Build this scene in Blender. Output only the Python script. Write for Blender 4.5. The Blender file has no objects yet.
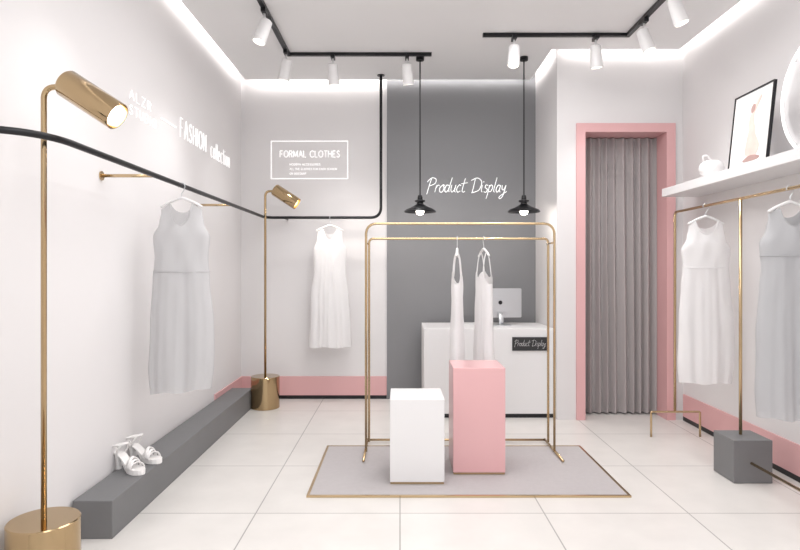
import bpy, math, random
from mathutils import Vector, Matrix
random.seed(3)
S=bpy.context.scene
S.view_settings.view_transform='Standard'
S.view_settings.look='None'
EYE=1.27; H=3.10
XL=-1.555; XR=2.386; YB=5.88; YF=-1.2; XP=1.324; YP=5.06

# ---------------- materials ----------------
def mat(name,col,rough=.5,metal=0,emit=None,es=0,bump=0,bscale=200,spec=None,var=0,vscale=3,transl=0,coat=0,sheer=0):
    m=bpy.data.materials.new(name); m.use_nodes=True
    nt=m.node_tree; b=nt.nodes['Principled BSDF']
    b.inputs['Base Color'].default_value=(*col,1)
    b.inputs['Roughness'].default_value=rough
    b.inputs['Metallic'].default_value=metal
    if spec is not None: b.inputs['Specular IOR Level'].default_value=spec
    if coat: b.inputs['Coat Weight'].default_value=coat
    if emit: 
        b.inputs['Emission Color'].default_value=(*emit,1); b.inputs['Emission Strength'].default_value=es
    tc=nt.nodes.new('ShaderNodeTexCoord')
    if var:
        n=nt.nodes.new('ShaderNodeTexNoise'); n.inputs['Scale'].default_value=vscale; n.inputs['Detail'].default_value=4
        mx=nt.nodes.new('ShaderNodeMix'); mx.data_type='RGBA'
        mx.inputs['A'].default_value=(*[c*(1-var) for c in col],1); mx.inputs['B'].default_value=(*[min(1,c*(1+var)) for c in col],1)
        nt.links.new(tc.outputs['Object'],n.inputs['Vector']); nt.links.new(n.outputs['Fac'],mx.inputs['Factor'])
        nt.links.new(mx.outputs['Result'],b.inputs['Base Color'])
    if bump:
        n=nt.nodes.new('ShaderNodeTexNoise'); n.inputs['Scale'].default_value=bscale
        bp=nt.nodes.new('ShaderNodeBump'); bp.inputs['Strength'].default_value=bump; bp.inputs['Distance'].default_value=.01
        nt.links.new(tc.outputs['Object'],n.inputs['Vector']); nt.links.new(n.outputs['Fac'],bp.inputs['Height']); nt.links.new(bp.outputs['Normal'],b.inputs['Normal'])
    if transl:
        t=nt.nodes.new('ShaderNodeBsdfTranslucent'); t.inputs['Color'].default_value=(*col,1)
        ms=nt.nodes.new('ShaderNodeMixShader'); ms.inputs[0].default_value=transl
        out=nt.nodes['Material Output']
        nt.links.new(b.outputs[0],ms.inputs[1]); nt.links.new(t.outputs[0],ms.inputs[2]); nt.links.new(ms.outputs[0],out.inputs[0])
        if sheer:
            tr=nt.nodes.new('ShaderNodeBsdfTransparent'); m2=nt.nodes.new('ShaderNodeMixShader'); m2.inputs[0].default_value=sheer
            nt.links.new(ms.outputs[0],m2.inputs[1]); nt.links.new(tr.outputs[0],m2.inputs[2]); nt.links.new(m2.outputs[0],out.inputs[0])
    return m
M_wall=mat('wall_paint',(.745,.725,.728),.75,bump=.03,bscale=120,var=.012,vscale=1.5)
M_ceil=mat('ceiling_paint',(.86,.855,.855),.85)
M_gray=mat('gray_panel',(.225,.225,.235),.55,bump=.03,bscale=80,var=.03,vscale=2)
M_pink=mat('pink_paint',(.72,.42,.425),.5)
M_pinkbox=mat('pink_lacquer',(.73,.42,.43),.28,coat=.3)
M_black=mat('black_metal',(.012,.012,.014),.35,metal=.3)
M_gold=mat('brushed_gold',(.60,.45,.27),.24,metal=1)
M_dgold=mat('lamp_gold',(.48,.35,.20),.12,metal=1)
M_white=mat('white_lacquer',(.78,.77,.775),.35)
M_whitem=mat('white_metal',(.8,.79,.79),.4)
M_bench=mat('bench_gray',(.17,.17,.175),.5,bump=.03,bscale=60,var=.05,vscale=6)
M_rug=mat('rug_wool',(.49,.46,.465),.95,bump=.5,bscale=350,var=.06,vscale=40)
M_dw=mat('white_cotton',(.92,.91,.915),.85,bump=.1,bscale=260,transl=.25,sheer=.16)
M_dg=mat('gray_linen',(.66,.655,.665),.9,bump=.1,bscale=260,transl=.25,sheer=.18)
M_dg2=mat('gray_knit',(.54,.54,.555),.9,bump=.1,bscale=260,transl=.2,sheer=.08)
M_cur=mat('taupe_curtain',(.42,.385,.385),.9,bump=.1,bscale=300)
M_sign=mat('sign_white_glow',(.9,.9,.9),.5,emit=(1,1,1),es=.6)
M_txtd=mat('sign_text_gray',(.6,.6,.6),.5)
M_bulb=mat('bulb_glow',(1,.95,.85),.3,emit=(1,.92,.8),es=7)
M_led=mat('ring_led',(1,1,1),.3,emit=(1,1,1),es=1.6)
M_alum=mat('aluminium',(.62,.63,.65),.3,metal=.8)
M_screen=mat('monitor_glass',(.02,.02,.025),.1)
M_plate=mat('plate_black',(.02,.02,.022),.3)
M_shoe=mat('white_leather',(.86,.84,.83),.35)
M_canvas=mat('print_paper',(.80,.78,.78),.6,var=.04,vscale=5)
M_a1=mat('print_pink',(.78,.52,.47),.6,var=.2,vscale=14)
M_a2=mat('print_brown',(.38,.25,.23),.6)
M_ceram=mat('ceramic',(.84,.82,.82),.2)

# floor tiles
M_floor=bpy.data.materials.new('floor_tiles'); M_floor.use_nodes=True
nt=M_floor.node_tree; b=nt.nodes['Principled BSDF']
tc=nt.nodes.new('ShaderNodeTexCoord'); mp=nt.nodes.new('ShaderNodeMapping')
mp.inputs['Location'].default_value=(0.0,-3.12+3.0,0)
br=nt.nodes.new('ShaderNodeTexBrick'); br.offset=0; br.squash=1
br.inputs['Scale'].default_value=1; br.inputs['Brick Width'].default_value=.75; br.inputs['Row Height'].default_value=.75
br.inputs['Mortar Size'].default_value=.0035; br.inputs['Mortar Smooth'].default_value=.1
br.inputs['Color1'].default_value=(.70,.675,.65,1); br.inputs['Color2'].default_value=(.68,.655,.63,1); br.inputs['Mortar'].default_value=(.35,.335,.32,1)
nz=nt.nodes.new('ShaderNodeTexNoise'); nz.inputs['Scale'].default_value=5; nz.inputs['Detail'].default_value=8
rp=nt.nodes.new('ShaderNodeMapRange'); rp.inputs['To Min'].default_value=.90; rp.inputs['To Max'].default_value=1.08
mu=nt.nodes.new('ShaderNodeMix'); mu.data_type='RGBA'; mu.blend_type='MULTIPLY'; mu.inputs['Factor'].default_value=1
nt.links.new(tc.outputs['Object'],mp.inputs['Vector']); nt.links.new(mp.outputs[0],br.inputs['Vector'])
nt.links.new(tc.outputs['Object'],nz.inputs['Vector']); nt.links.new(nz.outputs['Fac'],rp.inputs['Value'])
nt.links.new(br.outputs['Color'],mu.inputs['A']); nt.links.new(rp.outputs[0],mu.inputs['B']); nt.links.new(mu.outputs['Result'],b.inputs['Base Color'])
b.inputs['Roughness'].default_value=.33

# ---------------- helpers ----------------
def link(o,parent=None):
    S.collection.objects.link(o)
    if parent: o.parent=parent
    return o
def grp(name,loc=(0,0,0),rz=0):
    e=bpy.data.objects.new(name,None); e.location=loc; e.rotation_euler=(0,0,rz); e.empty_display_size=.1
    return link(e)
def mesh(name,vs,fs,m,parent=None,smooth=False):
    me=bpy.data.meshes.new(name); me.from_pydata([tuple(v) for v in vs],[],fs); me.materials.append(m)
    import bmesh
    bm=bmesh.new(); bm.from_mesh(me); bmesh.ops.recalc_face_normals(bm,faces=bm.faces[:]); bm.to_mesh(me); bm.free()
    if smooth:
        for p in me.polygons: p.use_smooth=True
    return link(bpy.data.objects.new(name,me),parent)
def boxgeo(bs):
    vs=[];fs=[]
    for (x0,x1,y0,y1,z0,z1) in bs:
        n=len(vs)
        vs+=[(x0,y0,z0),(x1,y0,z0),(x1,y1,z0),(x0,y1,z0),(x0,y0,z1),(x1,y0,z1),(x1,y1,z1),(x0,y1,z1)]
        fs+=[tuple(n+i for i in f) for f in [(0,3,2,1),(4,5,6,7),(0,1,5,4),(1,2,6,5),(2,3,7,6),(3,0,4,7)]]
    return vs,fs
def box(name,b,m,parent=None,bev=0):
    bs=b if isinstance(b,list) else [b]
    vs,fs=boxgeo(bs); o=mesh(name,vs,fs,m,parent)
    if bev:
        md=o.modifiers.new('bevel','BEVEL'); md.width=bev; md.segments=3; md.limit_method='ANGLE'
    return o
def fillet(pts,r,n=8,cap=.49):
    pts=[Vector(p) for p in pts]; out=[pts[0]]
    for i in range(1,len(pts)-1):
        a,b,c=pts[i-1],pts[i],pts[i+1]
        ri=r[i-1] if isinstance(r,(list,tuple)) else r
        ra=min(ri,(a-b).length*cap,(c-b).length*cap)
        p=b+(a-b).normalized()*ra; q=b+(c-b).normalized()*ra
        k=b.lerp((p+q)/2,.12)
        for j in range(n+1):
            t=j/n; out.append(p*(1-t)**2+k*2*t*(1-t)+q*t*t)
    out.append(pts[-1]); return out
def smoothline(pts,n=5,cyc=False):
    P=[Vector(p) for p in pts]; N=len(P); out=[]
    if N<3: return P
    rng=range(N if cyc else N-1)
    for i in rng:
        g=lambda k:(P[k%N] if cyc else P[max(0,min(N-1,k))])
        p0,p1,p2,p3=g(i-1),g(i),g(i+1),g(i+2)
        for j in range(n):
            t=j/n
            out.append(.5*((2*p1)+(p2-p0)*t+(2*p0-5*p1+4*p2-p3)*t*t+(3*p1-p0-3*p2+p3)*t**3))
    if not cyc: out.append(P[-1])
    return out
def tubegeo(pts,r,seg=12,cyc=False,flat=1):
    P=[Vector(p) for p in pts]; Q=[P[0]]
    for p in P[1:]:
        if (p-Q[-1]).length>1e-5: Q.append(p)
    P=Q; N=len(P)
    tang=[]
    for i in range(N):
        if cyc: t=P[(i+1)%N]-P[i-1]
        else: t=P[min(N-1,i+1)]-P[max(0,i-1)]
        if t.length<1e-7: t=P[i]-P[i-1]
        tang.append(t.normalized())
    up=Vector((0,0,1)) if abs(tang[0].z)<.9 else Vector((0,1,0))
    nrm=(up-tang[0]*up.dot(tang[0])).normalized()
    vs=[];fs=[]
    for i in range(N):
        t=tang[i]; nrm=(nrm-t*nrm.dot(t)).normalized(); bn=t.cross(nrm)
        rr=r(i/(N-1)) if callable(r) else r
        for k in range(seg):
            a=2*math.pi*k/seg
            vs.append(P[i]+nrm*math.cos(a)*rr*flat+bn*math.sin(a)*rr)
    for i in range(N if cyc else N-1):
        j=(i+1)%N
        for k in range(seg):
            l=(k+1)%seg
            fs.append((i*seg+k,i*seg+l,j*seg+l,j*seg+k))
    if not cyc:
        fs.append(tuple(range(seg))); fs.append(tuple((N-1)*seg+k for k in range(seg)))
    return vs,fs
def tube(name,pts,r,m,parent=None,seg=12,cyc=False,flat=1):
    vs,fs=tubegeo(pts,r,seg,cyc,flat); return mesh(name,vs,fs,m,parent,True)
def tubes(name,lst,r,m,parent=None,seg=8,flat=1):
    V=[];F=[]
    for pts in lst:
        vs,fs=tubegeo(pts,r,seg,flat=flat); n=len(V); V+=vs; F+=[tuple(n+i for i in f) for f in fs]
    return mesh(name,V,F,m,parent,True)
def lathe(name,prof,m,parent=None,loc=(0,0,0),axis=None,seg=40,smooth=True):
    vs=[];fs=[]
    q=Vector((0,0,1)).rotation_difference(Vector(axis)) if axis else None
    for (r,z) in prof:
        for k in range(seg):
            a=2*math.pi*k/seg; v=Vector((max(r,1e-4)*math.cos(a),max(r,1e-4)*math.sin(a),z))
            if q: v=q@v
            vs.append(v+Vector(loc))
    for i in range(len(prof)-1):
        for k in range(seg):
            l=(k+1)%seg; fs.append((i*seg+k,i*seg+l,(i+1)*seg+l,(i+1)*seg+k))
    o=mesh(name,vs,fs,m,parent,smooth)
    if smooth:
        md=o.modifiers.new('es','EDGE_SPLIT'); md.split_angle=math.radians(35)
    return o
def cyl(name,p0,p1,r,m,parent=None,seg=32,r2=None):
    p0=Vector(p0);p1=Vector(p1);L=(p1-p0).length; r2=r if r2 is None else r2
    return lathe(name,[(0,0),(r,0),(r2,L),(0,L)],m,parent,p0,(p1-p0).normalized(),seg)

# ---------------- room shell ----------------
T=3.30
box('floor',(XL-.1,XR+.1,YF,YB+.1,-.1,0),M_floor)
box('wall_left',(XL-.1,XL,YF,YB+.1,0,T),M_wall)
box('wall_right',(XR,XR+.1,YF,YB+.1,0,T),M_wall)
box('wall_back',(XL,XR,YB,YB+.1,0,T),M_wall)
box('wall_partition',[(XP,1.55,YP,YB,0,T),(1.55,2.25,YP,YP+.27,2.43,T),(2.25,XR,YP,YB,0,T)],M_wall)
box('wall_panel_gray',(-.127,XP,YB-.02,YB,0,T-.01),M_gray)
box('ceiling',[(XL+.06,XR-.06,YF,YP-.06,H,H+.03),(XL+.06,XP-.06,YP-.06,YB-.08,H,H+.03)],M_ceil)
box('ceiling_upper',(XL-.1,XR+.1,YF,YB+.1,T,T+.1),M_ceil)
def base(name,x0,x1,y0,y1):
    g=grp(name); 
    box('pink_board',(x0,x1,y0,y1,.035,.22),M_pink,g); box('black_strip',(x0,x1,y0,y1,0,.035),M_black,g)
base('baseboard_left',XL,XL+.012,5.02,YB)
base('baseboard_back',XL+.012,-.13,YB-.012,YB)
base('baseboard_right',XR-.012,XR,YF,YP-.025)
# door frame with reveal
g=grp('door_1')
fw=.066
box('jamb_face',[(1.55-fw,1.55,YP-.02,YP,0,2.43+fw),(2.25,2.25+fw,YP-.02,YP,0,2.43+fw),(1.55,2.25,YP-.02,YP,2.43,2.43+fw)],M_pink,g)
box('jamb_reveal',[(1.55,1.558,YP-.02,YP+.27,0,2.43),(2.242,2.25,YP-.02,YP+.27,0,2.43),(1.558,2.242,YP-.02,YP+.27,2.422,2.43)],M_pink,g)
# curtain
def curtain():
    x0,x1=1.562,2.238; zt=2.415; vs=[];fs=[];nu=260;nv=30
    for j in range(nv+1):
        v=j/nv; z=.012+(zt-.012)*v
        for i in range(nu+1):
            u=i/nu
            a=.034*(1-.3*v)
            ph=2*math.pi*(10*u+.22*math.sin(5*u+1.0*(1-v))+.10*math.sin(17*u))
            y=YP+.20+a*math.sin(ph)+.004*math.sin(ph*2.0+1+v)
            x=x0+(x1-x0)*u
            vs.append((x,y,z))
    for j in range(nv):
        for i in range(nu):
            k=j*(nu+1)+i; fs.append((k,k+1,k+nu+2,k+nu+1))
    g=grp('curtain'); mesh('cloth',vs,fs,M_cur,g,True)
    tube('curtain_rod',[(1.56,YP+.245,2.40),(2.24,YP+.245,2.40)],.010,M_gold,g)
curtain()

# ---------------- lettering ----------------
def arcp(cx,cy,rx,ry,a0,a1,n=14):
    return [(cx+rx*math.cos(math.radians(a0+(a1-a0)*k/n)),cy+ry*math.sin(math.radians(a0+(a1-a0)*k/n))) for k in range(n+1)]
SF={ # single-stroke sans letters: width, strokes
'F':(.55,[[(0,0),(0,1)],[(0,1),(.5,1)],[(0,.52),(.42,.52)]]),
'E':(.55,[[(0,0),(0,1)],[(0,1),(.5,1)],[(0,.52),(.42,.52)],[(0,0),(.5,0)]]),
'O':(.85,[arcp(.42,.5,.42,.5,0,360,24)]),
'C':(.75,[arcp(.42,.5,.42,.5,45,315,20)]),
'R':(.6,[[(0,0),(0,1)],[(0,1),(.3,1)]+arcp(.3,.76,.22,.24,90,-90,8)+[(0,.52)],[(.28,.52),(.55,0)]]),
'M':(.8,[[(0,0),(0,1)],[(0,1),(.38,.15)],[(.38,.15),(.76,1)],[(.76,1),(.76,0)]]),
'A':(.72,[[(0,0),(.36,1)],[(.36,1),(.72,0)],[(.13,.36),(.59,.36)]]),
'L':(.5,[[(0,1),(0,0)],[(0,0),(.46,0)]]),
'T':(.62,[[(.31,0),(.31,1)],[(0,1),(.62,1)]]),
'H':(.65,[[(0,0),(0,1)],[(.62,0),(.62,1)],[(0,.52),(.62,.52)]]),
'I':(.08,[[(.03,0),(.03,1)]]),
'N':(.66,[[(0,0),(0,1)],[(0,1),(.63,0)],[(.63,0),(.63,1)]]),
'Z':(.62,[[(0,1),(.6,1)],[(.6,1),(0,0)],[(0,0),(.6,0)]]),
'U':(.65,[[(0,1),(0,.3)]+arcp(.31,.3,.31,.3,180,360,12)+[(.62,1)]]),
'D':(.7,[[(0,0),(0,1)],[(0,1),(.25,1)]+arcp(.25,.5,.42,.5,90,-90,14)+[(0,0)]]),
'S':(.6,[smoothline([Vector((.52,.84,0)),Vector((.3,1,0)),Vector((.05,.78,0)),Vector((.28,.52,0)),Vector((.55,.26,0)),Vector((.28,0,0)),Vector((0,.17,0))],5)]),
'c':(.5,[arcp(.26,.33,.26,.33,50,310,14)]),
'o':(.55,[arcp(.27,.33,.27,.33,0,360,18)]),
'l':(.08,[[(.03,0),(.03,1)]]),
'e':(.52,[[(.0,.35),(.5,.35)]+arcp(.26,.33,.26,.33,5,310,16)]),
't':(.32,[[(.14,.95),(.14,.12),(.3,0)],[(0,.66),(.3,.66)]]),
'i':(.08,[[(.03,0),(.03,.66)],[(.03,.84),(.03,.92)]]),
'n':(.48,[[(0,0),(0,.66)],[(0,.4)]+arcp(.22,.42,.22,.24,150,0,8)+[(.44,0)]]),
' ':(.35,[])}
def sans(name,s,org,xdir,h,width,r,m,parent,gap=.22):
    """letters on a wall: org = lower-left, xdir = reading direction, width = total length"""
    tot=sum(SF[c][0] for c in s)+gap*(len(s)-1); sx=width/tot
    L=[];cx=0; o=Vector(org); xd=Vector(xdir)
    for c in s:
        w,st=SF[c]
        for pl in st:
            L.append([o+xd*((cx+p[0])*sx)+Vector((0,0,p[1]*h)) for p in pl])
        cx+=w+gap
    return tubes(name,L,r,m,parent,6)
GL={'P':(1.2,[[(0,-.3),(.12,.8),(.3,1.9)],[(-.3,1.4),(.3,1.95),(1.0,1.8),(1.0,1.2),(.2,.85)]]),
'r':(.7,[[(0,0),(.1,.9)],[(.1,.6),(.3,.95),(.6,.9)]]),
'o':(.8,[[(.4,1),(0,.6),(.1,.05),(.5,.05),(.65,.6),(.4,1),(.7,.9)]]),
'd':(1,[[(.6,.9),(.2,.95),(0,.4),(.25,0),(.6,.4),(.85,2.0)],[(.85,2.0),(.65,.4),(.8,0)]]),
'u':(.9,[[(0,1),(0,.3),(.25,0),(.55,.4),(.65,1)],[(.65,1),(.6,.2),(.8,0)]]),
'c':(.75,[[(.6,.85),(.3,1),(0,.5),(.2,0),(.6,.15)]]),
't':(.8,[[(.3,1.9),(.15,.3),(.4,0),(.6,.15)],[(-.2,1.15),(.8,1.3)]]),
'D':(1.5,[[(.2,1.8),(.15,.9),(.1,0)],[(-.4,1.6),(.5,1.95),(1.3,1.4),(1.1,.3),(0,-.1)]]),
'i':(.4,[[(0,.95),(0,.2),(.2,0)],[(.1,1.35),(.16,1.48)]]),
's':(.7,[[(.55,.9),(.2,1),(.1,.65),(.5,.4),(.4,0),(0,.05)]]),
'p':(.8,[[(.05,.95),(0,0),(-.1,-.9)],[(0,.6),(.3,1),(.6,.7),(.4,.1),(0,.1)]]),
'l':(.4,[[(.2,2.0),(.05,.3),(.25,0)]]),
'a':(.85,[[(.55,.9),(.2,.95),(0,.4),(.2,0),(.5,.3),(.6,.95)],[(.6,.95),(.55,.2),(.75,0)]]),
'y':(.8,[[(0,.95),(.1,.4),(.4,.35),(.6,.95)],[(.6,.95),(.4,-.5),(0,-.9),(-.1,-.6),(.9,.1)]]),' ':(.9,[])}
def script(name,s,x0,y,z,sc,vs_,r,m,parent):
    cx=0;L=[]
    for ch in s:
        w,st=GL[ch]
        for pl in st:
            pp=[(x0+(cx+px+pz*.22)*sc,y,z+pz*sc*vs_) for px,pz in pl]
            L.append(smoothline(pp,6))
        cx+=w
    return tubes(name,L,r,m,parent,6)
g=grp('wall_sign_formal_clothes')
yb=YB-.006
x0,x1,z0,z1=-1.265,-.51,2.152,2.525; t=.006
box('border',[(x0,x1,yb,YB,z0,z0+t),(x0,x1,yb,YB,z1-t,z1),(x0,x0+t,yb,YB,z0+t,z1-t),(x1-t,x1,yb,YB,z0+t,z1-t)],M_sign,g)
sans('title','FORMAL CLOTHES',(-1.175,YB-.004,2.365),(1,0,0),.062,.585,.0032,M_sign,g)
for k,(s,zz,wd) in enumerate([('MODERN ACCESSORIES',2.285,.30),('ALL THE CLOTHES FOR EACH SEASON',2.24,.46),('ON DISCOUNT',2.195,.16)]):
    sans('line_%d'%k,s,(-1.08,YB-.003,zz),(1,0,0),.018,wd,.0014,M_sign,g)
g=grp('wall_sign_fashion')
xs=XL+.004
sans('studio_top','ALZR',(xs,3.44,2.25),(0,1,0),.055,.30,.0020,M_sign,g,.35)
sans('studio_bottom','STUDIO',(xs,3.44,2.162),(0,1,0),.055,.38,.0020,M_sign,g,.35)
box('dash',(XL,XL+.005,3.90,4.16,2.248,2.255),M_sign,g)
sans('fashion','FASHION',(xs,4.24,2.205),(0,1,0),.135,.56,.0030,M_sign,g,.32)
sans('collection','collection',(xs,4.92,2.19),(0,1,0),.135,.54,.0028,M_sign,g,.32)
g=grp('wall_sign_product_display')
script('lettering','Product Display',.265,YB-.026,2.02,.0615,1.15,.0038,M_sign,g)

# ---------------- reception desk ----------------
g=grp('reception_desk')
xd0,xd1=.205,1.318; yd=5.115; zt_=.76
box('plinth',(xd0+.01,xd1,yd+.012,yd+.05,0,.035),M_black,g)
box('front_panel',(xd0,xd1,yd,yd+.04,.035,zt_),M_white,g,.003)
box('side_panel',(xd0,xd0+.04,yd+.041,yd+.60,0,zt_),M_white,g,.003)
box('worktop',(xd0+.041,xd1,yd+.041,yd+.60,zt_-.034,zt_),M_white,g)
box('back_leg',(xd1-.04,xd1,yd+.041,yd+.58,0,zt_-.035),M_white,g)
g=grp('name_plate')
box('plate',(.955,1.262,yd-.012,yd-.001,.575,.69),M_plate,g,.002)
script('lettering','Product Display',.975,yd-.013,.615,.021,1.25,.0013,M_txtd,g)
g=grp('computer_monitor',(.905,5.45,zt_+.002),math.radians(6))
def rrect(w,h,r,n=6):
    out=[]
    for cx,cz,a0 in [(w/2-r,h/2-r,0),(-w/2+r,h/2-r,90),(-w/2+r,-h/2+r,180),(w/2-r,-h/2+r,270)]:
        for k in range(n+1):
            a=math.radians(a0+90*k/n); out.append((cx+r*math.cos(a),cz+r*math.sin(a)))
    return out
def slab(name,w,h,r,y0,y1,zc,m,parent):
    p=rrect(w,h,r);n=len(p)
    vs=[(x,y0,zc+z) for x,z in p]+[(x,y1,zc+z) for x,z in p]
    fs=[tuple(range(n)),tuple(range(n,2*n))]+[(i,(i+1)%n,n+(i+1)%n,n+i) for i in range(n)]
    return mesh(name,vs,fs,m,parent)
slab('housing',.40,.265,.012,-.012,.010,.20,M_alum,g)
slab('back_bulge',.26,.16,.05,-.024,-.0125,.20,M_alum,g)
slab('screen',.38,.245,.006,.0102,.012,.20,M_screen,g)
lathe('logo',[(0,0),(.018,0),(.018,.002),(0,.002)],M_black,g,(0,-.0265,.205),(0,1,0))
tube('stand_neck',[(0,-.03,.12),(0,-.06,.045),(0,-.05,.008)],.022,M_alum,g,flat=.3)
box('stand_foot',(-.08,.08,-.10,.06,0,.008),M_alum,g,.003)
box('keyboard',(.55,.80,5.52,5.63,zt_+.0005,zt_+.0105),M_white)

# ---------------- bench, rug, pedestals ----------------
box('display_bench',(XL+.014,-1.352,2.82,5.50,0,.18),M_bench,None,.004)
g=grp('rug')
box('pile',(-.505,1.27,3.345,4.265,.001,.010),M_rug,g)
box('gold_trim',[(-.52,1.285,3.33,3.345,.001,.012),(-.52,1.285,4.265,4.28,.001,.012),(-.52,-.505,3.345,4.265,.001,.012),(1.27,1.285,3.345,4.265,.001,.012)],M_gold,g)
def pedestal(name,x0,x1,y0,y1,h,m):
    g=grp(name)
    box('body',(x0,x1,y0,y1,.024,h),m,g,.004)
    box('gold_foot',(x0+.003,x1-.003,y0+.003,y1-.003,.0125,.0235),M_gold,g)
pedestal('display_pedestal',-.059,.260,3.505,3.825,.51,M_white)
pedestal('display_pedestal',.325,.645,3.67,3.99,.665,M_pinkbox)

# ---------------- centre rack ----------------
g=grp('clothes_rack')
r=.0085
xa,xb=-.232,1.055; ya,yb2=4.10,4.30; zf=.022
tube('front_frame',fillet([(xa,ya,zf),(xa,ya,1.58),(xb,ya,1.58),(xb,ya,zf)],.07),r,M_gold,g)
xa2,xb2=-.222,1.062
tube('rear_frame',fillet([(xa2,yb2,zf+.01),(xa2,yb2,1.487),(xb2,yb2,1.487),(xb2,yb2,zf+.01)],.03),r,M_gold,g)
for k,x in enumerate([xa-.006,xb+.006]):
    tube('foot_%d'%k,[(x,3.90,zf),(x,4.40,zf)],r,M_gold,g)
tube('bottom_bar',[(xa,4.385,zf),(xb,4.385,zf)],r,M_gold,g)
for k,x in enumerate([xa,xb]): tube('brace_%d'%k,[(x,ya,1.45),(x,yb2,1.45)],.006,M_gold,g)

# ---------------- black wall rail ----------------
g=grp('wall_clothes_rail')
zr=1.755; xr=-1.27; yr=5.66
tube('rail',fillet([(XL+.001,2.06,zr),(xr,2.06,zr),(xr,yr,zr),(-.18,yr,zr),(-.18,yr,H-.001)],[.24,.09,.09],12,.9),.0135,M_black,g)
lathe('wall_flange',[(0,0),(.035,0),(.035,.008),(0,.008)],M_black,g,(XL+.001,2.06,zr),(1,0,0))
lathe('ceiling_flange',[(0,0),(.035,0),(.035,.008),(0,.008)],M_black,g,(-.18,yr,H-.009))
for k,y in enumerate([3.12,4.55]):
    tube('bracket_%d'%k,[(XL+.001,y,zr),(xr-.005,y,zr)],.009,M_gold,g)
    lathe('bracket_plate_%d'%k,[(0,0),(.024,0),(.024,.006),(0,.006)],M_gold,g,(XL+.001,y,zr),(1,0,0))
tube('bracket_back',[(-1.1,YB-.001,zr),(-1.1,yr,zr)],.008,M_black,g)

# ---------------- floor lamps ----------------
def floor_lamp(x,y):
    g=grp('floor_lamp',(x,y,0))
    lathe('base',[(0,0),(.125,0),(.13,.004),(.13,.286),(.126,.29),(0,.29)],M_dgold,g,seg=64)
    top=1.985
    tube('pole',fillet([(0,0,.28),(0,0,top),(.115,0,top-.005)],.045),.011,M_dgold,g,16)
    d=Vector((.80,-.05,-.52)).normalized()
    c=Vector((.085,0,top+.015))
    L=.25;R=.056
    lathe('shade',[(0,0),(R*.9,0),(R,.008),(R,L),(R-.004,L),(R-.004,.16),(0,.16)],M_dgold,g,c,d,48)
    lathe('bulb',[(0,0),(R-.008,.0),(R-.012,.02),(0,.035)],M_bulb,g,c+d*.19,d,32)
    l=bpy.data.lights.new('lamp_light','SPOT'); l.energy=14; l.color=(1,.9,.8); l.spot_size=math.radians(110); l.spot_blend=.8; l.shadow_soft_size=.04
    o=bpy.data.objects.new('lamp_light',l); o.location=c+d*(L+.005); o.rotation_euler=d.to_track_quat('-Z','Y').to_euler(); link(o,g)
floor_lamp(-1.395,2.35); floor_lamp(-1.235,5.5)

# ---------------- pendants ----------------
def pendant(x):
    g=grp('pendant_lamp',(x,5.18,0))
    cyl('canopy',(0,0,H-.03),(0,0,H-.001),.035,M_black,g)
    cyl('cord',(0,0,1.90),(0,0,H-.03),.006,M_black,g,12)
    lathe('shade',[(0,1.905),(.018,1.905),(.022,1.885),(.022,1.868),(.045,1.862),(.045,1.85),(.026,1.846),(.030,1.83),(.07,1.805),(.125,1.782),(.138,1.765),(.136,1.760),(.12,1.775),(.06,1.798),(.0,1.812)],M_black,g,seg=48)
    lathe('bulb',[(0,.045),(.02,.04),(.033,.018),(.036,0),(.03,-.018),(.016,-.028),(0,-.032)],M_bulb,g,(0,0,1.765),seg=24)
    l=bpy.data.lights.new('pendant_light','POINT'); l.energy=2.5; l.color=(1,.93,.84); l.shadow_soft_size=.04
    o=bpy.data.objects.new('pendant_light',l); o.location=(0,0,1.70); link(o,g)
pendant(.173); pendant(1.07)

# ---------------- track lights ----------------
def track(paths,spots):
    g=grp('track_light')
    for k,(a,b_) in enumerate(paths):
        x0,x1=sorted((a[0],b_[0]));y0,y1=sorted((a[1],b_[1]))
        box('track_%d'%k,(x0-.017,x1+.017,y0-.017,y1+.017,H-.025,H-.001),M_black,g)
    for k,(x,y,d,e) in enumerate(spots):
        d=Vector(d).normalized()
        box('adapter_%d'%k,(x-.016,x+.016,y-.045,y+.045,H-.05,H-.025),M_black,g)
        tube('stem_%d'%k,[(x,y,H-.05),(x,y,H-.13)],.008,M_whitem,g,10)
        c=Vector((x,y,H-.145))-d*.05
        lathe('head_%d'%k,[(0,0),(.036,0),(.042,.006),(.047,.17),(.042,.17),(.040,.13),(0,.13)],M_whitem,g,c,d,32)
        lathe('lens_%d'%k,[(0,0),(.036,0),(.036,.003),(0,.003)],M_bulb,g,c+d*.135,d,24)
        l=bpy.data.lights.new('spot_light','SPOT'); l.energy=e; l.color=(1,.985,.97); l.spot_size=math.radians(75); l.spot_blend=.95; l.shadow_soft_size=.05
        o=bpy.data.objects.new('spot_light_%d'%k,l); o.location=c+d*.175; o.rotation_euler=d.to_track_quat('-Z','Y').to_euler(); link(o,g)
track([((-.945,1.6),(-.945,5.08)),((-.928,5.08),(.25,5.08))],
      [(-.945,2.6,(-.3,.1,-.95),18),(-.945,4.18,(-.28,-.2,-.95),26),(-.945,4.98,(-.2,.1,-.95),20),(-.568,5.08,(.05,.25,-.95),28),(.06,5.08,(.1,.25,-.95),20)])
track([((1.77,1.6),(1.77,4.66)),((.66,4.66),(1.753,4.66))],
      [(.886,4.66,(-.1,-.3,-.95),28),(1.52,4.66,(.1,.1,-.95),28),(1.77,4.35,(.25,-.2,-.95),24),(1.77,3.85,(.28,-.1,-.95),24),
       (1.77,2.6,(-1.0,.28,-.62),34)])

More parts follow.
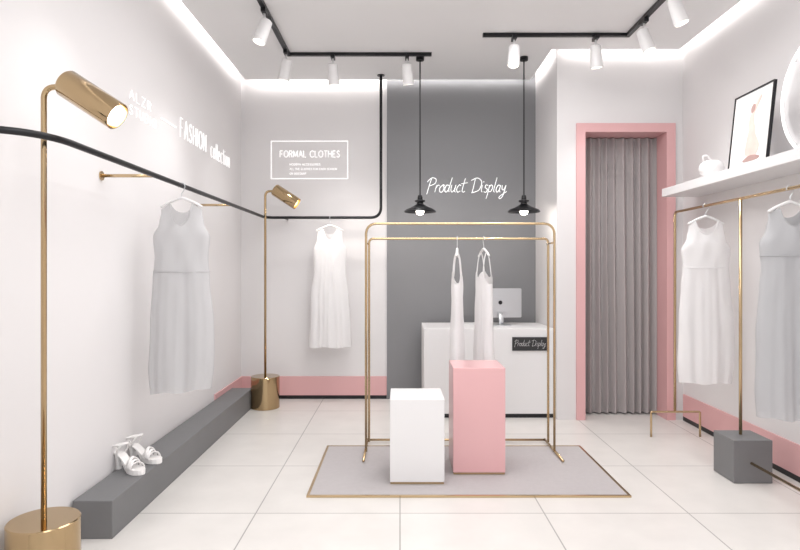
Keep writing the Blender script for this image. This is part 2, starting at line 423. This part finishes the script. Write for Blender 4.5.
# ---------------- dresses ----------------
def interp(keys,z):
    if z>=keys[0][0]: return keys[0][1]
    for (za,wa),(zb,wb) in zip(keys,keys[1:]):
        if z>=zb:
            t=(za-z)/(za-zb); t=t*t*(3-2*t); return wa+(wb-wa)*t
    return keys[-1][1]
def dress(loc,m,rz=0,hookrot=0,L=1.09,keys=None,neck=.5,dipf=.13,dipb=.05,dep=.05,nf=7,amp=.013,seam=None,straps=False,name='hanging_dress',seed=0,hemtilt=.0):
    g=grp(name,loc,rz); rnd=random.Random(seed)
    hk=[Vector((.019*math.cos(math.radians(200-230*k/14)),0,-.004+.019*math.sin(math.radians(200-230*k/14)))) for k in range(15)]
    hk+= [Vector((.012,0,-.03)),Vector((0,0,-.045)),Vector((0,0,-.075))]
    if hookrot: hk=[Vector((0,p.x,p.z)) for p in hk]
    tube('hanger_hook',hk,.003,M_alum,g,8)
    ws=(keys[0][1])-.015
    tube('hanger_body',smoothline([(-ws,0,-.125),(-ws*.6,0,-.098),(-ws*.2,0,-.078),(0,0,-.072),(ws*.2,0,-.078),(ws*.6,0,-.098),(ws,0,-.125)],5),.008,M_whitem,g,8)
    z0=-.085; nu=90; nv=64; V=[];F=[]
    ph=[rnd.uniform(0,6.28) for _ in range(8)]
    def side(sgn,dip):
        n=len(V)
        for j in range(nv+1):
            v=j/nv
            for i in range(nu+1):
                u=-1+2*i/nu; au=abs(u)
                if straps:
                    top=z0-.17-.02*math.cos(u*math.pi*2)-(0 if au<.6 else (au-.6)*.12)
                elif au<neck: 
                    top=z0-.02-dip*math.sqrt(max(0,1-(au/neck)**2))
                else: top=z0-.02-.035*(au-neck)/(1-neck)
                hem=-L+hemtilt*u-.006*math.sin(u*6+ph[0])
                z=hem+(top-hem)*v
                w=interp(keys,z)
                zz=(z-z0)
                k=max(0,min(1,(-zz-.18)/.75))
                if seam and z>seam: k*=.5
                dd=interp([(z0-.02,.012),(z0-.2,dep),(-L,dep*1.35)],z)
                f1=math.sin(nf*math.pi*u+ph[1]+.9*math.sin(1.5*z+ph[2])+1.2*u*u)
                f2=math.sin(nf*.53*math.pi*u+ph[3]+1.3*z)
                f3=.25*math.sin(nf*1.7*math.pi*u+ph[6]-1.1*z)*(.5+.5*math.sin(3*u+ph[7]))
                fold=amp*k*(.6*f1*(.55+.45*f2)+.6*f2+f3)
                wr=.003*math.sin(7*u+17*z+ph[4])*(1-k)+.002*math.sin(-9*u+23*z+ph[5])*(1-k)
                y=sgn*(dd*math.sqrt(max(0,1-u*u))**.9)+ (fold+wr)*(1-au**6)*(1 if sgn<0 else -.8)
                x=u*w+ .005*k*math.sin(9*z+ph[5])*au
                V.append((x,y,z))
        for j in range(nv):
            for i in range(nu):
                a=n+j*(nu+1)+i; F.append((a,a+1,a+nu+2,a+nu+1))
    side(-1,dipf); side(1,dipb)
    o=mesh('garment',V,F,m,g,True)
    md=o.modifiers.new('weld','WELD'); md.merge_threshold=.0006
    if seam:
        pts=[]
        for i in range(61):
            t=2*math.pi*i/60; w=interp(keys,seam)+.001
            pts.append((w*math.cos(t),-(dep*1.12+.002)*math.sin(t),seam))
        tube('waist_seam',pts[:-1],.003,m,g,6,cyc=True)
    if straps:
        L2=[]
        for sx in (-1,1):
            for sy in (-1,1):
                L2.append(smoothline([(sx*ws*.55,0,-.09),(sx*ws*.6,sy*.018,-.15),(sx*ws*.62,sy*dep*.75,z0-.19)],5))
        tubes('straps',L2,.004,m,g,6)
    else:
        pts=[]
        for i in range(25):
            u=-neck+2*neck*i/24; top=z0-.02-dipf*math.sqrt(max(0,1-(abs(u)/neck)**2)); w=interp(keys,top)
            dd=interp([(z0-.02,.012),(z0-.2,dep),(-L,dep*1.35)],top)
            pts.append((u*w,-dd*math.sqrt(1-u*u)**.9-.001,top))
        tube('neck_trim',pts,.0035,m,g,6)
    return g
K1=[(-.085,.135),(-.15,.118),(-.22,.13),(-.30,.165),(-.42,.155),(-.55,.165),(-.8,.185),(-1.05,.19),(-1.25,.172)]
dress((xr,3.49,zr),M_dg,keys=K1,L=1.19,seam=-.50,seed=1,nf=4,amp=.014,dep=.055,hemtilt=.015)
K2=[(-.085,.14),(-.15,.115),(-.22,.125),(-.30,.155),(-.5,.15),(-.75,.18),(-1.25,.20)]
dress((-.66,yr,zr),M_dw,keys=K2,L=1.22,seed=2,hookrot=1,nf=5,amp=.013,dep=.05,dipf=.1)
K3=[(-.085,.14),(-.25,.145),(-.35,.15),(-.6,.15),(-.95,.17),(-1.2,.18)]
dress((.41,4.30,1.487),M_dw,rz=math.radians(82),keys=K3,L=1.0,straps=True,seed=5,dep=.038,nf=5,amp=.014)
dress((.60,4.30,1.487),M_dw,rz=math.radians(99),keys=K3,L=1.0,straps=True,seed=7,dep=.042,nf=5,amp=.014)
zrr=1.70
dress((2.08,4.08,zrr),M_dw,keys=K1,L=1.20,seed=9,seam=-.42,nf=4,amp=.012,dep=.05,neck=.6,dipf=.09)
dress((2.08,3.20,zrr),M_dg2,keys=[(k,w*.97) for k,w in K1],L=1.22,seed=11,seam=-.36,nf=4,amp=.014,dep=.06,dipf=.1)

# ---------------- right rack ----------------
g=grp('clothes_rack')
xq=2.08
tube('top_rail',fillet([(xq,4.54,.20),(xq,4.54,zrr),(xq,2.30,zrr),(xq,2.30,.0)],.03),.0095,M_gold,g)
tube('middle_post',[(xq,3.665,.26),(xq,3.665,zrr)],.0095,M_gold,g)
tube('far_foot',fillet([(1.90,4.54,0.0),(1.90,4.54,.19),(2.27,4.54,.19),(2.27,4.54,0.0)],.01),.008,M_gold,g)
box('block',(1.975,2.205,3.55,3.78,.001,.255),M_bench,g,.003)
tube('low_rail',[(xq,2.30,.12),(xq,3.55,.12)],.0085,M_gold,g)

# ---------------- shelf and things on it ----------------
zs=1.907
box('wall_shelf',(2.086,XR-.001,2.6,4.78,1.843,zs),M_white,None,.003)
g=grp('framed_picture',(2.165,3.76,zs+.001)); g.rotation_euler=(0,math.radians(6),0)
w=.42;h=.49;f=.009
box('frame',[(0,.018,-w/2,w/2,0,f),(0,.018,-w/2,w/2,h-f,h),(0,.018,-w/2,-w/2+f,f,h-f),(0,.018,w/2-f,w/2,f,h-f)],M_black,g)
box('print',(.006,.014,-w/2+f,w/2-f,f,h-f),M_canvas,g)
tube('easel_strut',[(.02,0,.34),(.125,0,-.006)],.006,M_black,g)
def flat(name,pts,m,xo):
    pts=smoothline([(xo,-y,z) for y,z in pts],5,True)
    n=len(pts); mesh(name,[tuple(p) for p in pts]+[(p.x+.002,p.y,p.z) for p in pts],[tuple(range(n)),tuple(range(n,2*n))]+[(i,(i+1)%n,n+(i+1)%n,n+i) for i in range(n)],m,g)
flat('figure_skirt',[(-.03,.08),(.07,.06),(.11,.12),(.06,.2),(.04,.26),(-.01,.24),(-.03,.16)],M_a1,.004)
flat('figure_torso',[(-.01,.23),(.04,.25),(.03,.33),(.09,.42),(.07,.43),(.01,.36),(-.02,.3)],M_a1,.0035)
flat('figure_hair',[(.0,.34),(.03,.35),(.035,.385),(.01,.395),(-.01,.37)],M_a2,.003)
flat('figure_shadow',[(-.05,.04),(.10,.035),(.12,.055),(.02,.07)],M_a2,.003)
g=grp('ceramic_bowl',(2.19,4.22,zs))
lathe('body',[(0,0),(.035,0),(.04,.006),(.075,.035),(.085,.07),(.075,.10),(.06,.115),(.055,.112),(.068,.095),(.076,.07),(.06,.03),(0,.015)],M_ceram,g,seg=48)
lathe('lid',[(.058,.112),(.05,.122),(.02,.128),(.0,.13)],M_ceram,g)
tube('handle',smoothline([(-.05,0,.115),(-.06,0,.15),(-.03,0,.16),(-.005,0,.128)],6),.006,M_ceram,g)
g=grp('ring_wall_lamp',(XR,3.36,2.27))
ring=[(-.02,.355*math.cos(2*math.pi*k/96),.355*math.sin(2*math.pi*k/96)) for k in range(96)]
tube('led_ring',ring,.008,M_led,g,10,cyc=True)
for k in range(4):
    a=math.pi/4+k*math.pi/2
    tube('standoff_%d'%k,[(-.014,.355*math.cos(a),.355*math.sin(a)),(-.001,.355*math.cos(a),.355*math.sin(a))],.006,M_whitem,g)

# ---------------- sandals ----------------
def sandal(x,y,rz):
    g=grp('high_heel_sandal',(x,y,.181),rz)
    X=[-.10,-.085,-.06,-.03,0,.03,.06,.085,.105,.115]
    W=[.012,.024,.026,.023,.024,.032,.037,.034,.022,.008]
    def zt(x):
        t=max(0,min(1,(x+.07)/.11)); t=t*t*(3-2*t); return .092*(1-t)+.030*t
    V=[];F=[]
    for x_,w_ in zip(X,W):
        zb=zt(x_)-.012
        if x_>.02: zb=0
        elif x_>-.005: zb=.012
        V+=[(x_,-w_,zt(x_)),(x_,w_,zt(x_)),(x_,w_*.95,zb),(x_,-w_*.95,zb)]
    n=len(X)
    for i in range(n-1):
        for k in range(4):
            l=(k+1)%4; F.append((i*4+k,i*4+l,i*4+4+l,i*4+4+k))
    F+=[(0,1,2,3),tuple(4*(n-1)+k for k in range(4))]
    o=mesh('sole',V,F,M_shoe,g); md=o.modifiers.new('b','BEVEL'); md.width=.003; md.segments=2
    lathe('heel',[(0,0),(.013,0),(.012,.03),(.022,.085),(0,.088)],M_shoe,g,(-.078,0,0),seg=20)
    def arch(x0,x1,w_,h_):
        return [Vector((x0+(x1-x0)*k/16,w_*math.cos(math.pi*k/16),zt(x0)-.004+h_*math.sin(math.pi*k/16))) for k in range(17)]
    tubes('straps',[arch(.075,.06,.036,.035),arch(.045,.06,.035,.045),arch(.025,.05,.032,.055),arch(.055,.02,.032,.056)],.008,M_shoe,g,8,flat=.4)
    ank=[(-.075+.045*math.cos(2*math.pi*k/24)+.012,.030*math.sin(2*math.pi*k/24),.135+.012*math.cos(2*math.pi*k/24)) for k in range(24)]
    tube('ankle_strap',ank,.006,M_shoe,g,8,cyc=True,flat=1)
    tubes('side_straps',[smoothline([(-.095,-.012,.088),(-.108,-.005,.11),(-.105,0,.125)]),smoothline([(-.095,.012,.088),(-.108,.005,.11),(-.105,0,.125)]),smoothline([(-.06,-.025,.088),(-.045,-.029,.115),(-.03,-.022,.14)]),smoothline([(-.06,.025,.088),(-.045,.029,.115),(-.03,.022,.14)])],.006,M_shoe,g,8,flat=.6)
    g.scale=(1.05,1.05,1.0)
sandal(-1.462,3.23,math.radians(-30)); sandal(-1.452,3.40,math.radians(-20))

# ---------------- lights ----------------
def cove(name,loc,zdir,length,e,xdir):
    l=bpy.data.lights.new(name,'AREA'); l.shape='RECTANGLE'; l.size=length; l.size_y=.03; l.energy=e; l.color=(1,.97,.94)
    o=link(bpy.data.objects.new(name,l))
    z=-Vector(zdir).normalized(); x=Vector(xdir); y=z.cross(x).normalized()
    o.matrix_world=Matrix.Translation(loc)@Matrix((x,y,z)).transposed().to_4x4()
zc=H+.07
cove('cove_light_left',(XL+.075,(YF+YB)/2,zc),(-1,0,-.9),YB-YF-.3,11,(0,1,0))
cove('cove_light_back',((XL+XP)/2,YB-.095,zc),(0,1,-.9),XP-XL-.2,5.5,(1,0,0))
cove('cove_light_partition',((XP+XR)/2,YP-.075,zc),(0,1,-.9),XR-XP-.1,2.2,(1,0,0))
cove('cove_light_pilaster',(XP-.075,(YP+YB)/2,zc),(1,0,-.9),.7,1.2,(0,1,0))
cove('cove_light_right',(XR-.075,(YF+YP)/2,zc),(1,0,-.9),YP-YF-.3,9,(0,1,0))
def add_fill(loc,sx,e):  # soft area fill added to brighten the room, not a real ceiling fixture
    l=bpy.data.lights.new('added_fill_light','AREA'); l.shape='RECTANGLE'; l.size=sx; l.size_y=sx; l.energy=e; l.color=(1,.995,.99)
    o=link(bpy.data.objects.new('added_fill_light',l)); o.location=loc
add_fill((.4,.6,H-.02),2.4,62); add_fill((.4,3.5,H-.02),1.8,46)
W=bpy.data.worlds.new('world'); S.world=W; W.use_nodes=True
W.node_tree.nodes['Background'].inputs[0].default_value=(.97,.98,1,1); W.node_tree.nodes['Background'].inputs[1].default_value=1.25

cam=bpy.data.cameras.new('camera'); co=bpy.data.objects.new('camera',cam); link(co)
co.location=(0,0,EYE); co.rotation_euler=(math.radians(90),0,0)
cam.sensor_width=36; cam.lens=27; cam.shift_y=-.0075; cam.clip_start=.05
S.camera=co
